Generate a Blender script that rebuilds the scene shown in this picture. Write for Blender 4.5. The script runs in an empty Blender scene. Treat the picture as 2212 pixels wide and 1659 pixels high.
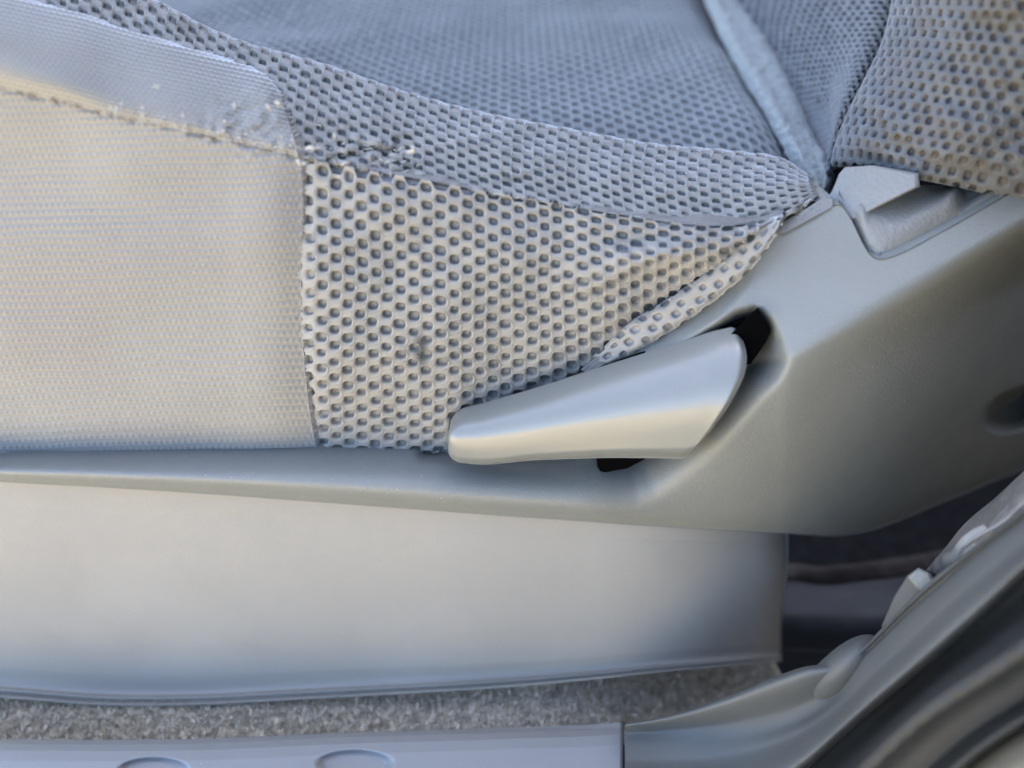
import bpy, math, random
import numpy as np
from mathutils import Vector
random.seed(4); rng = np.random.default_rng(7)
sc = bpy.context.scene
# ------------------------------------------------------------------ camera
LENS, SENSOR, TH, DIST = 28.0, 36.0, math.radians(30), 0.36
CAM = np.array([0.0, -DIST*math.cos(TH), DIST*math.sin(TH)])
cd = bpy.data.cameras.new('camera'); cam = bpy.data.objects.new('camera', cd)
sc.collection.objects.link(cam); sc.camera = cam
cam.location = CAM; cam.rotation_euler = (math.pi/2-TH, 0, 0)
cd.lens, cd.sensor_width, cd.clip_start, cd.clip_end = LENS, SENSOR, 0.01, 500
cd.dof.use_dof = True; cd.dof.focus_distance = 0.345; cd.dof.aperture_fstop = 3.4
# ------------------------------------------------------------------ sky, sun, exposure
SUN_EL, SUN_AZ = math.radians(62), math.radians(20)      # from the far side of the car, so that the cabin is in shade
w = bpy.data.worlds.new('World'); sc.world = w; w.use_nodes = True
nt = w.node_tree; bg = nt.nodes['Background']
sky = nt.nodes.new('ShaderNodeTexSky'); sky.sky_type = 'NISHITA'; sky.sun_disc = False
sky.sun_elevation = SUN_EL; sky.sun_rotation = SUN_AZ
sky.air_density = .65; sky.dust_density = 2.2; sky.ozone_density = 0.0
nt.links.new(sky.outputs[0], bg.inputs[0]); bg.inputs[1].default_value = 0.15
sl = bpy.data.lights.new('sun', 'SUN'); sl.energy = 2.7; sl.angle = math.radians(0.5); sl.color = (1, .915, .76)
sun = bpy.data.objects.new('sun', sl); sc.collection.objects.link(sun)
sd = Vector((math.sin(SUN_AZ)*math.cos(SUN_EL), math.cos(SUN_AZ)*math.cos(SUN_EL), math.sin(SUN_EL)))
sun.rotation_euler = sd.to_track_quat('Z', 'Y').to_euler()
sc.view_settings.view_transform = 'Standard'; sc.view_settings.look = 'None'
sc.view_settings.exposure = 3.35; sc.view_settings.gamma = 1.0
sc.render.engine = 'CYCLES'; sc.cycles.use_denoising = True
sc.cycles.max_bounces = 8; sc.cycles.diffuse_bounces = 5; sc.cycles.sample_clamp_indirect = 10

# ------------------------------------------------------------------ helpers: photo measure -> place in the car
K = SENSOR/LENS/2212.0
def W(P):
    """(px, py, Y): sight line through a measured point of the photo, taken at the depth Y (metres into the car)"""
    P = np.asarray(P, float); x = (P[..., 0]-1106)*K; y = -(P[..., 1]-829.5)*K
    dy = math.cos(TH)+y*math.sin(TH); dz = -math.sin(TH)+y*math.cos(TH)
    t = (P[..., 2]-CAM[1])/dy
    return np.stack([x*t, P[..., 2], CAM[2]+dz*t], -1)
def YZ(py, Z):
    """depth at which the sight line through row py meets the level Z"""
    y = -(np.asarray(py, float)-829.5)*K
    return CAM[1]+(math.cos(TH)+y*math.sin(TH))*(Z-CAM[2])/(-math.sin(TH)+y*math.cos(TH))
def hermite(t, P, q):
    t = np.asarray(t, float); P = np.asarray(P, float); n = len(t)
    m = np.zeros_like(P)
    for i in range(n):
        a, b = max(i-1, 0), min(i+1, n-1)
        m[i] = (P[b]-P[a])/(t[b]-t[a])
    if n > 2:
        for i in range(1, n-1):
            h0, h1 = t[i]-t[i-1], t[i+1]-t[i]
            d0, d1 = (P[i]-P[i-1])/h0, (P[i+1]-P[i])/h1
            m[i] = (d0*h1+d1*h0)/(h0+h1)
    k = np.clip(np.searchsorted(t, q, side='right')-1, 0, n-2)
    h = (t[k+1]-t[k]); s = (q-t[k])/h
    sh = (Ellipsis,)+(None,)*(P.ndim-1)
    s, h = s[sh], h[sh]
    return (2*s**3-3*s**2+1)*P[k]+(s**3-2*s**2+s)*h*m[k]+(-2*s**3+3*s**2)*P[k+1]+(s**3-s**2)*h*m[k+1]
def curve(pts, n=400, smooth=True):
    P = np.asarray(pts, float)
    t = np.r_[0, np.cumsum(np.hypot(*np.diff(P[:, :2], axis=0).T)+1e-6)]; t /= t[-1]
    q = np.linspace(0, 1, n)
    if smooth: return hermite(t, P, q)
    return np.stack([np.interp(q, t, P[:, i]) for i in range(P.shape[1])], -1)
def fx(pts):
    """smooth y(x) through points"""
    P = np.asarray(pts, float)
    def f(x):
        x = np.asarray(x, float)
        return hermite(P[:, 0], P[:, 1], np.clip(x.ravel(), P[0, 0], P[-1, 0])).reshape(x.shape)
    return f
def lin(pts):
    P = np.asarray(pts, float); return lambda x: np.interp(x, P[:, 0], P[:, 1])
def loft(curves, vs=None, nv=300, nu=400, smooth=True):
    T = np.stack([curve(c, nu, smooth) for c in curves])
    vs = np.linspace(0, 1, len(curves)) if vs is None else np.asarray(vs, float)
    T = hermite(vs, T, np.linspace(0, 1, nv)) if len(curves) > 2 else T
    nvv = T.shape[0]
    def S(u, v):
        u = np.clip(u, 0, 1)*(nu-1); v = np.clip(v, 0, 1)*(nvv-1)
        i = np.minimum(u.astype(int), nu-2); j = np.minimum(v.astype(int), nvv-2)
        a = (u-i)[..., None]; b = (v-j)[..., None]
        return (T[j, i]*(1-a)+T[j, i+1]*a)*(1-b)+(T[j+1, i]*(1-a)+T[j+1, i+1]*a)*b
    return S
def sstep(a, b, x):
    t = np.clip((x-a)/(b-a), 0, 1); return t*t*(3-2*t)
def vnoise(x, y, seed=0):
    """smooth value noise, -1..1"""
    x = np.asarray(x, float); y = np.asarray(y, float)
    xi, yi = np.floor(x).astype(np.int64), np.floor(y).astype(np.int64); fx_, fy_ = x-xi, y-yi
    fx_, fy_ = fx_*fx_*(3-2*fx_), fy_*fy_*(3-2*fy_)
    def h(a, b):
        n = (a*374761393+b*668265263+seed*982451653) & 0xffffffff
        n = ((n ^ (n >> 13))*1274126177) & 0xffffffff
        return ((n ^ (n >> 16)) & 0xffff)/32767.5-1
    return (h(xi, yi)*(1-fx_)+h(xi+1, yi)*fx_)*(1-fy_)+(h(xi, yi+1)*(1-fx_)+h(xi+1, yi+1)*fx_)*fy_
def sdist(px, py, poly):
    """signed distance (photo units) to an open polyline; positive on its right-hand side when walking it (image axes)"""
    px = np.asarray(px, float); py = np.asarray(py, float)
    best = np.full(px.shape, 1e9); sg = np.ones(px.shape)
    P = np.asarray(poly, float)
    for a, b in zip(P[:-1], P[1:]):
        d = b-a; t = np.clip(((px-a[0])*d[0]+(py-a[1])*d[1])/(d@d), 0, 1)
        ex, ey = px-(a[0]+t*d[0]), py-(a[1]+t*d[1]); r = np.hypot(ex, ey)
        s = np.sign(d[0]*(py-a[1])-d[1]*(px-a[0])); c = r < best-1e-9
        sg = np.where(c, s, sg); best = np.minimum(best, r)
    return best*sg

# ------------------------------------------------------------------ helpers: objects
def empty(name, loc, label=None, cat=None):
    o = bpy.data.objects.new(name, None); sc.collection.objects.link(o); o.location = loc; o.empty_display_size = .02
    if label: o['label'] = label; o['category'] = cat; o['kind'] = 'thing'
    return o
def origin_of(o):
    v = Vector((0, 0, 0))
    while o is not None: v = v+o.location; o = o.parent
    return v
def mesh(name, V, F, mats, parent=None, midx=None, smooth=True, kind=None):
    me = bpy.data.meshes.new(name)
    me.from_pydata([tuple(p) for p in np.asarray(V)], [], F)
    for m in (mats if isinstance(mats, (list, tuple)) else [mats]): me.materials.append(m)
    if midx is not None: me.polygons.foreach_set('material_index', np.asarray(midx, np.int32))
    if smooth: me.polygons.foreach_set('use_smooth', np.ones(len(me.polygons), bool))
    me.update()
    o = bpy.data.objects.new(name, me); sc.collection.objects.link(o)
    if parent is not None:
        o.parent = parent; o.location = -origin_of(parent)
    if kind: o['kind'] = kind
    return o
def gridfaces(nu, nv, base=0):
    j, i = np.mgrid[0:nv-1, 0:nu-1]; a = (base+j*nu+i).ravel()
    return np.stack([a, a+1, a+1+nu, a+nu], -1).tolist()
def patch(name, S, nu, nv, mat, parent=None, back=0.02, disp=None, sides='tblr', kind=None, rnd=0.0012):
    """a surface S(u,v) in photo measure, with its edges rounded over and carried back `back` metres"""
    u, v = np.meshgrid(np.linspace(0, 1, nu), np.linspace(0, 1, nv))
    Q = W(S(u, v))
    if disp is not None:
        Q = Q+normals(S, u, v)*disp(u, v, S(u, v))[..., None]
    V = [Q.reshape(-1, 3)]; F = gridfaces(nu, nv); n = nu*nv
    if back:
        idx = np.arange(nu*nv).reshape(nv, nu)
        C = Q.reshape(-1, 3).mean(0)
        for s, line in (('t', idx[0, ::-1]), ('b', idx[-1]), ('l', idx[:, 0]), ('r', idx[::-1, -1])):
            if s not in sides: continue
            L = Q.reshape(-1, 3)[line]; prev = line
            inn = {'t': idx[1, ::-1], 'b': idx[-2], 'l': idx[:, 1], 'r': idx[::-1, -2]}[s]
            out = L-Q.reshape(-1, 3)[inn]; out /= np.linalg.norm(out, axis=1)[:, None]+1e-12
            for k, (o_, b_) in enumerate(((.6, .35), (.9, 1.0), (.9, 1.0+back/rnd))):
                V.append(L+out*o_*rnd+np.array([0, 1, 0])*b_*rnd)
                cur = np.arange(n, n+len(line)); n += len(line)
                F += np.stack([prev[:-1], cur[:-1], cur[1:], prev[1:]], -1).tolist(); prev = cur
    return mesh(name, np.concatenate(V), F, mat, parent, kind=kind)
def normals(S, u, v, e=.004):
    du = W(S(np.minimum(u+e, 1), v))-W(S(np.maximum(u-e, 0), v))
    dv = W(S(u, np.minimum(v+e, 1)))-W(S(u, np.maximum(v-e, 0)))
    n = np.cross(dv, du); n /= np.linalg.norm(n, axis=-1)[..., None]+1e-12
    to = CAM-W(S(u, v)); 
    return n*(1 if np.median((n*to).sum(-1)) >= 0 else -1)
def netting(name, S, a0, a1, b0, b1, mats, parent, lat, rx=.33, ry=.33, depth=.0016, keep=None, jit=.05, sq=3.0, bulge=.0003, disp=None, flipn=None):
    """knitted mesh cloth: every cell of a staggered lattice is a hexagon with a real hole sunk into the surface.
    lat(a,b)->(u,v)"""
    NB = 12
    hexv = np.array([(-2/3, 0), (-1/3, .5), (1/3, .5), (2/3, 0), (1/3, -.5), (-1/3, -.5)])
    bd = []
    for k in range(6):
        bd += [hexv[k], (hexv[k]+hexv[(k+1) % 6])/2]
    bd = np.array(bd); ang = np.arctan2(bd[:, 1]*.85, bd[:, 0])
    sqr = (np.abs(np.cos(ang))**sq+np.abs(np.sin(ang))**sq)**(-1/sq)
    circ = np.stack([np.cos(ang)*sqr, np.sin(ang)*sqr], -1)
    cells = [(i, j+.5*(i % 2)) for i in range(a0, a1) for j in range(b0, b1)]
    cells = np.array(cells, float)
    if keep is not None:
        uu, vv = lat(cells[:, 0], cells[:, 1]); cells = cells[keep(S(uu, vv), uu, vv)]
    n = len(cells)
    jr = 1+jit*2*rng.standard_normal(n); jc = jit*rng.standard_normal((n, 2))
    R = np.array([rx, ry])
    rings = []; hs = []; keys = []
    B = cells[:, None, :]+bd[None]                                       # shared outline
    for f, h in ((1.30, bulge), (1.02, -.15*depth), (.90, -.75*depth), (.72, -1.0*depth)):
        rings.append(cells[:, None, :]+jc[:, None, :]+circ[None]*R*jr[:, None, None]*f); hs.append(h)
    # keep the first ring inside the cell
    rings[0] = B*.35+rings[0]*.65
    cen = cells[:, None, :]+jc[:, None, :]
    kb = np.round(B*12).astype(np.int64).reshape(-1, 2); uq, inv = np.unique(kb, axis=0, return_inverse=True); inv = inv.reshape(n, NB)
    P = [uq/12.0]; H = [np.full(len(uq), bulge*.4)]
    off = len(uq); ridx = [inv]
    for r, h in zip(rings, hs):
        P.append(r.reshape(-1, 2)); H.append(np.full(n*NB, h)); ridx.append(off+np.arange(n*NB).reshape(n, NB)); off += n*NB
    P.append(cen.reshape(-1, 2)); H.append(np.full(n, -1.02*depth)); cidx = off+np.arange(n)
    P = np.concatenate(P); H = np.concatenate(H)
    u, v = lat(P[:, 0], P[:, 1]); Q = S(u, v); N = normals(S, u, v)
    if disp is not None: H = H+disp(u, v, Q)
    V = W(Q)+N*H[:, None]
    F = []; M = []
    for k in range(4):
        A, C = ridx[k], ridx[k+1]
        q = np.stack([A, np.roll(A, -1, 1), np.roll(C, -1, 1), C], -1).reshape(-1, 4); F.append(q); M += [0 if k < 2 else 1]*len(q)
    F = np.concatenate(F).tolist()
    A = ridx[4]; t = np.stack([A, np.roll(A, -1, 1), np.repeat(cidx[:, None], NB, 1)], -1).reshape(-1, 3)
    F += t.tolist(); M += [1]*len(t)
    return mesh(name, V, F, mats, parent, midx=M)
def tube(pts, r, seg=8, n=60):
    P = W(curve(pts, n)); V = []; F = []
    for i in range(n):
        d = P[min(i+1, n-1)]-P[max(i-1, 0)]; d /= np.linalg.norm(d)+1e-12
        a = np.cross(d, [0, 0, 1.0]); a /= np.linalg.norm(a)+1e-12; b = np.cross(d, a)
        rr = r(i/(n-1)) if callable(r) else r
        for k in range(seg):
            t = 2*math.pi*k/seg; V.append(P[i]+(a*math.cos(t)+b*math.sin(t))*rr)
    for i in range(n-1):
        for k in range(seg): F.append((i*seg+k, i*seg+(k+1) % seg, (i+1)*seg+(k+1) % seg, (i+1)*seg+k))
    F.append(tuple(range(seg))); F.append(tuple(range((n-1)*seg, n*seg)))
    return V, F
def prism(name, poly, Yf, Yb, mat, parent=None, bev=0.0008):
    """solid block with a measured outline, front at depth Yf, back at Yb"""
    P = np.asarray(poly, float); n = len(P); c = P.mean(0)
    def ring(scale, Y):
        Yv = np.asarray(Y if np.ndim(Y) else np.full(n, Y), float)
        return W(np.concatenate([c+(P-c)*scale, Yv[:, None]], 1))
    Yf = np.asarray(Yf if np.ndim(Yf) else np.full(n, Yf), float)
    size = np.hypot(*(P-c).T).mean()*K*.36; s = 1-bev/size
    R = [ring(s, Yf), ring(1-.3*(1-s), Yf+.3*bev), ring(1, Yf+bev), ring(1, Yb)]
    V = np.concatenate(R+[R[0].mean(0)[None]]); F = [(4*n, i, (i+1) % n) for i in range(n)]
    for k in range(3): F += [(k*n+i, k*n+(i+1) % n, (k+1)*n+(i+1) % n, (k+1)*n+i) for i in range(n)]
    o = mesh(name, V, F, mat, parent, smooth=False)
    return o

# ------------------------------------------------------------------ materials
def material(name, col, rough=.6, spec=.5, sheen=0, var=.06, vscale=40, bump=0, bscale=900, bdist=.0003, metal=0, coat=0, tint=None, tscale=25, det=4, fine=0, fscale=3000, rvar=0):
    m = bpy.data.materials.new(name); m.use_nodes = True; t = m.node_tree; b = t.nodes['Principled BSDF']; L = t.links.new
    b.inputs['Roughness'].default_value = rough; b.inputs['Specular IOR Level'].default_value = spec; b.inputs['Metallic'].default_value = metal
    if sheen: b.inputs['Sheen Weight'].default_value = sheen; b.inputs['Sheen Roughness'].default_value = .4
    if coat: b.inputs['Coat Weight'].default_value = coat; b.inputs['Coat Roughness'].default_value = .2
    tc = t.nodes.new('ShaderNodeTexCoord')
    nz = t.nodes.new('ShaderNodeTexNoise'); nz.inputs['Scale'].default_value = vscale; nz.inputs['Detail'].default_value = det; L(tc.outputs['Object'], nz.inputs['Vector'])
    rp = t.nodes.new('ShaderNodeValToRGB'); e = rp.color_ramp.elements
    e[0].position, e[1].position = .3, .7
    e[0].color = (*[c*(1-var) for c in col], 1); e[1].color = (*[min(1, c*(1+var)) for c in col], 1)
    L(nz.outputs['Fac'], rp.inputs['Fac']); out = rp.outputs['Color']
    if tint is not None:
        n2 = t.nodes.new('ShaderNodeTexNoise'); n2.inputs['Scale'].default_value = tscale; n2.inputs['Detail'].default_value = 3; L(tc.outputs['Object'], n2.inputs['Vector'])
        r2 = t.nodes.new('ShaderNodeValToRGB'); r2.color_ramp.elements[0].position = .5; r2.color_ramp.elements[1].position = .68
        mx = t.nodes.new('ShaderNodeMix'); mx.data_type = 'RGBA'; L(n2.outputs['Fac'], r2.inputs['Fac']); L(r2.outputs['Color'], mx.inputs[0])
        L(out, mx.inputs[6]); mx.inputs[7].default_value = (*tint, 1); out = mx.outputs[2]
    if fine:
        n3 = t.nodes.new('ShaderNodeTexNoise'); n3.inputs['Scale'].default_value = fscale; n3.inputs['Detail'].default_value = 2; L(tc.outputs['Object'], n3.inputs['Vector'])
        mr = t.nodes.new('ShaderNodeMapRange'); mr.inputs[1].default_value = .3; mr.inputs[2].default_value = .7; mr.inputs[3].default_value = 1-fine; mr.inputs[4].default_value = 1+fine
        L(n3.outputs['Fac'], mr.inputs[0])
        mm = t.nodes.new('ShaderNodeVectorMath'); mm.operation = 'SCALE'; L(out, mm.inputs[0]); L(mr.outputs[0], mm.inputs['Scale']); out = mm.outputs[0]
    L(out, b.inputs['Base Color'])
    if rvar:
        n5 = t.nodes.new('ShaderNodeTexNoise'); n5.inputs['Scale'].default_value = 26; n5.inputs['Detail'].default_value = 6; n5.inputs['Roughness'].default_value = .65; L(tc.outputs['Object'], n5.inputs['Vector'])
        m5 = t.nodes.new('ShaderNodeMapRange'); m5.inputs[1].default_value = .3; m5.inputs[2].default_value = .7; m5.inputs[3].default_value = rough-rvar; m5.inputs[4].default_value = rough+rvar
        L(n5.outputs['Fac'], m5.inputs[0]); L(m5.outputs[0], b.inputs['Roughness'])
    if bump:
        n4 = t.nodes.new('ShaderNodeTexNoise'); n4.inputs['Scale'].default_value = bscale; n4.inputs['Detail'].default_value = 3; L(tc.outputs['Object'], n4.inputs['Vector'])
        bp = t.nodes.new('ShaderNodeBump'); bp.inputs['Strength'].default_value = bump; bp.inputs['Distance'].default_value = bdist
        L(n4.outputs['Fac'], bp.inputs['Height']); L(bp.outputs[0], b.inputs['Normal'])
    return m
PLASTIC = (.160, .167, .154)
M_plastic = material('grained_plastic', PLASTIC, rough=.50, spec=.45, var=.04, vscale=18, bump=.55, bscale=950, bdist=.0004, rvar=.10, fine=.035, fscale=1600)
M_valance = material('valance_plastic', (.236, .226, .200), rough=.6, spec=.4, var=.05, vscale=7, bump=.45, bscale=1100, bdist=.0003, tint=(.255, .244, .216), tscale=11, rvar=.10, fine=.035, fscale=1600)
M_lever = material('lever_plastic', (.145, .151, .138), rough=.33, coat=.35, spec=.75, var=.03, vscale=25, bump=.12, bscale=1400, bdist=.0002)
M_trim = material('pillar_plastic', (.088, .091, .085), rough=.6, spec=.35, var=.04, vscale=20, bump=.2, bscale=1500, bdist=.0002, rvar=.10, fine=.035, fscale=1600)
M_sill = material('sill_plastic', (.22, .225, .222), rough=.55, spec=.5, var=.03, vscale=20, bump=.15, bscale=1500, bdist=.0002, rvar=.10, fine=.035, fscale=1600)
M_bracket = material('coarse_grained_plastic', (.15, .153, .145), rough=.42, spec=.5, var=.04, vscale=60, bump=.8, bscale=700, bdist=.0006)
M_black = material('shade_black', (.0008, .0009, .0012), rough=.8, spec=.03, var=.1)  # near black, painted shade for the openings around the lever
M_mesh = material('mesh_yarn', (.248, .240, .217), rough=.9, spec=.15, sheen=.7, var=.06, vscale=30, bump=.5, bscale=2500, bdist=.0003, fine=.10, fscale=4000)
M_holel = material('bolster_backing_cloth', (.135, .135, .128), rough=.42, spec=.5, var=.12, vscale=500)
M_hole = material('mesh_backing', (.16, .158, .150), rough=.42, spec=.5, var=.12, vscale=500, bump=.4, bscale=2500, bdist=.0002)
M_meshc = material('cushion_yarn', (.215, .226, .220), rough=.9, spec=.15, sheen=.25, var=.05, vscale=30, bump=.5, bscale=2500, bdist=.0003, fine=.10, fscale=4000)
M_holec = material('cushion_backing', (.11, .115, .112), rough=.55, spec=.4, var=.12, vscale=500)
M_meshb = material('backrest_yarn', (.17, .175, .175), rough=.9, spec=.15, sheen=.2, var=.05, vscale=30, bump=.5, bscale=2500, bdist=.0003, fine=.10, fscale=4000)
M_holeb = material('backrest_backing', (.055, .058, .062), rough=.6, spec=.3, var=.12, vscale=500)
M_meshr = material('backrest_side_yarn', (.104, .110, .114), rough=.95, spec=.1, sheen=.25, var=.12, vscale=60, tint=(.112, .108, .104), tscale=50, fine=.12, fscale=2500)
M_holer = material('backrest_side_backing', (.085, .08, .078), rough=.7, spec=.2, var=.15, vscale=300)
M_woven = material('woven_cloth', (.225, .216, .192), rough=.95, spec=.1, sheen=.9, var=.05, vscale=22, fine=.10, fscale=3500, tint=(.218, .204, .184), tscale=14)
M_seam = material('seam_thread', (.18, .15, .125), rough=.9, spec=.1, var=.2, vscale=300)
M_lint = material('lint_fibre', (.36, .35, .32), rough=.95, spec=.1, var=.1, vscale=300)
M_felt = material('felt', (.22, .235, .22), rough=1, spec=.05, sheen=.4, var=.12, vscale=350, bump=.7, bscale=1200, bdist=.0008, fine=.15, fscale=2500)
M_carpet = material('carpet_fibre', (.46, .415, .33), rough=1, spec=.05, sheen=.2, var=.3, vscale=220, fine=.25, fscale=2500)
M_rubber = material('rubber', (.022, .024, .024), rough=.6, spec=.35, var=.1, vscale=60)
M_paint = material('beige_paint', (.29, .265, .20), rough=.38, spec=.5, metal=.25, coat=.6, var=.03, vscale=60, fine=.06, fscale=4000)
M_dark = material('dark_carpet', (.016, .016, .017), rough=1, spec=.05, var=.4, vscale=120, bump=.5, bscale=500, bdist=.001)
M_steel = material('painted_steel', (.055, .058, .064), rough=.6, spec=.4, var=.2, vscale=60)
M_bar = material('brown_cloth_bar', (.055, .047, .044), rough=.9, spec=.1, var=.3, vscale=90)
M_wrap = material('wrapper_film', (.17, .162, .148), rough=.28, spec=.6, var=.25, vscale=60, bump=.3, bscale=120, bdist=.002)
M_wrapw = material('wrapper_white', (.25, .248, .235), rough=.35, spec=.5, var=.06, vscale=80)
M_liner = material('headliner', (.30, .29, .28), rough=1, spec=.05, var=.04, vscale=20)
M_ground = material('pavement', (.515, .425, .262), rough=.95, spec=.1, var=.12, vscale=.8, fine=.12, fscale=30)

def smudge(m, c, rad, col):
    t = m.node_tree; L = t.links.new; b = t.nodes['Principled BSDF']; src = b.inputs['Base Color'].links[0].from_socket
    tc = t.nodes.new('ShaderNodeTexCoord'); sub = t.nodes.new('ShaderNodeVectorMath'); sub.operation = 'SUBTRACT'; sub.inputs[1].default_value = tuple(c)
    dv = t.nodes.new('ShaderNodeVectorMath'); dv.operation = 'DIVIDE'; dv.inputs[1].default_value = rad
    ln = t.nodes.new('ShaderNodeVectorMath'); ln.operation = 'LENGTH'
    mr = t.nodes.new('ShaderNodeMapRange'); mr.inputs[1].default_value = .45; mr.inputs[2].default_value = 1.15; mr.inputs[3].default_value = .9; mr.inputs[4].default_value = 0
    mx = t.nodes.new('ShaderNodeMix'); mx.data_type = 'RGBA'; mx.inputs[7].default_value = (*col, 1)
    L(tc.outputs['Object'], sub.inputs[0]); L(sub.outputs[0], dv.inputs[0]); L(dv.outputs[0], ln.inputs[0]); L(ln.outputs['Value'], mr.inputs[0]); L(mr.outputs[0], mx.inputs[0])
    L(src, mx.inputs[6]); L(mx.outputs[2], b.inputs['Base Color'])
smudge(M_mesh, W((910, 752, -.012)), (.0036, .03, .0105), (.07, .07, .07))
# ------------------------------------------------------------------ setting that gives the light: pavement outside, car roof, far side
def box(name, lo, hi, mat, kind='structure', parent=None):
    (x0, y0, z0), (x1, y1, z1) = lo, hi
    V = [(x, y, z) for x in (x0, x1) for y in (y0, y1) for z in (z0, z1)]
    F = [(0, 1, 3, 2), (4, 6, 7, 5), (0, 4, 5, 1), (2, 3, 7, 6), (0, 2, 6, 4), (1, 5, 7, 3)]
    return mesh(name, V, F, mat, parent, smooth=False, kind=kind)
mesh('ground', [(-150, -150, -.55), (150, -150, -.55), (150, 150, -.55), (-150, 150, -.55)], [(0, 1, 2, 3)], M_ground, kind='structure', smooth=False)
box('roof', (-.42, .10, .84), (1.3, 1.25, .88), M_liner)
box('floor', (-1.1, -.02, -.34), (1.3, 1.25, -.32), M_dark)
box('rocker', (-1.3, -.15, -.42), (1.3, -.125, -.172), M_rubber)  # unseen strip of body below the sill, added to cut ground bounce
box('wall', (-1.1, 1.22, -.31), (.25, 1.25, .30), M_dark)
box('far_wall', (.25, 1.22, -.31), (1.3, 1.25, .79), M_dark)  # unseen, carried up to the roof to keep sky light off the right side
box('right_light_block', (.23, -1.15, -.36), (.29, -.20, .72), M_rubber)  # unseen upright panel, added to block light from the right
box('side_wall', (.19, -.27, -.32), (1.3, -.20, .80), M_rubber)  # unseen body side, set close and tall to shade the right of the seat
box('rear_wall', (.95, -.19, -.31), (1.0, 1.2, .79), M_dark)  # unseen, closed to full height to darken the space behind the seat

# ------------------------------------------------------------------ the seat
seat = empty('car_seat', (0, .15, -.21), 'grey cloth car seat with perforated mesh side, plastic side shield and recliner lever', 'car seat')

# --- mesh skirt: the lower side panel, its rows clipped by hem and lever
crease = fx([(560, 325), (648, 342), (800, 372), (960, 402), (1150, 436), (1350, 470), (1540, 492), (1640, 482), (1700, 462)])
skirt_bot = fx([(600, 978), (680, 979), (720, 984), (789, 975), (868, 972), (961, 966), (1010, 930), (1100, 880), (1240, 815), (1310, 770), (1370, 715), (1440, 668), (1533, 600), (1590, 550), (1640, 500), (1700, 468)])
seam_x = fx([(200, 628), (345, 648), (600, 650), (760, 654), (868, 666), (980, 682), (1100, 690)])
def fold(px, py):
    d1 = sdist(px, py, [(1690, 470), (1500, 560), (1300, 640), (1150, 660)]); a1 = sstep(1150, 1500, px)
    d2 = sdist(px, py, [(1690, 465), (1480, 520), (1250, 520)]); a2 = sstep(1200, 1450, px)
    d3 = sdist(px, py, [(1640, 520), (1450, 640), (1330, 720)]); a3 = sstep(1280, 1420, px)
    return .0036*a1*np.exp(-(d1/24)**2)-.0044*a1*np.exp(-((d1-45)/32)**2)+.0028*a2*np.exp(-(d2/20)**2)-.0022*a2*np.exp(-((d2+36)/26)**2)+.0022*a3*np.exp(-(d3/18)**2)
def skirtY(px, py):
    T = crease(px); h = np.clip((py-T)/np.maximum(skirt_bot(px)-T, 1), 0, 1)
    Y = -.001-.013*np.sin(math.pi*np.clip(h*.90+.09, 0, 1))**.8
    Y = Y+.006*sstep(.0, -1, (px-seam_x(py))/18-1)*0
    Y = Y+.0045*np.exp(-((px-seam_x(py))/16)**2)                 # pulled in at the seam with the woven panel
    Y = Y-.004*sstep(1100, 1600, px)
    Y = Y+.0015*vnoise(px/120, py/110, 3)+.0006*vnoise(px/45, py/40, 5)
    pk = np.exp(-((px-770)/150)**2-((py-365)/40)**2)             # puckers under the worn corner
    return Y+fold(px, py)+.002*pk*vnoise(px/22, py/16, 8)
def skirt_S(u, v):
    a, b = u*100, v*100
    px = 640+28.2*a+5*vnoise(a/3, b/3, 11)
    y0 = 318+46*b-.50*b*b
    w_ = np.exp(-b/5.0)
    py = y0+(crease(px)-crease(np.full_like(px, 650.)))*w_+4*vnoise(a/3+9, b/3, 12)
    px = np.maximum(px, seam_x(py)-4)
    py = np.clip(py, crease(px)-6, skirt_bot(px)+3)
    return np.stack([px, py, skirtY(px, py)], -1)
netting('mesh_skirt', skirt_S, 0, 38, 0, 19, [M_mesh, M_hole], seat, lambda a, b: (a/100, b/100), rx=.38, ry=.265, depth=.0026, sq=3.4,
        keep=lambda Q, u, v: (318+46*v*100-.5*(v*100)**2 < 1010) & (Q[:, 1] > crease(Q[:, 0])-2) & (Q[:, 1] < skirt_bot(Q[:, 0])+1), jit=.035, bulge=.0009)
skx = np.linspace(640, 1695, 260)
def backing_S(u, v):
    px = 640+u*1055; T, B = crease(px)-4, skirt_bot(px)+1; py = T+(B-T)*v
    return np.stack([px, py, skirtY(px, py)+.0032], -1)
patch('skirt_backing', backing_S, 160, 80, M_hole, seat, back=.012)

# --- the hem, a folded strip that runs down along the shield
hem_in = [(1690, 460, -.004), (1640, 490, -.006), (1579, 541, -.008), (1533, 582, -.009), (1433, 655, -.010), (1354, 703, -.009), (1295, 757, -.006), (1250, 795, -.004)]
hem_md = [(1692, 466, -.010), (1650, 515, -.0135), (1600, 562, -.015), (1545, 612, -.0155), (1440, 686, -.0155), (1362, 732, -.0145), (1308, 768, -.011), (1262, 803, -.009)]
hem_out = [(1694, 470, -.008), (1660, 530, -.010), (1622, 580, -.011), (1560, 636, -.0115), (1440, 722, -.0115), (1372, 763, -.011), (1322, 786, -.009), (1275, 812, -.007)]
hem_bk = [(p[0]+3, p[1]+3, p[2]+.012) for p in hem_out]; hem_b0 = [(p[0]-2, p[1]-2, p[2]+.006) for p in hem_in]
hem_S = loft([hem_b0, hem_in, hem_md, hem_out, hem_bk], [0, .12, .5, .88, 1])
netting('mesh_hem', hem_S, 1, 18, 0, 3, [M_mesh, M_hole], seat, lambda a, b: (a/19.0, (b-.25+.3)/2.8), rx=.30, ry=.24, depth=.0014, jit=.05)
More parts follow.
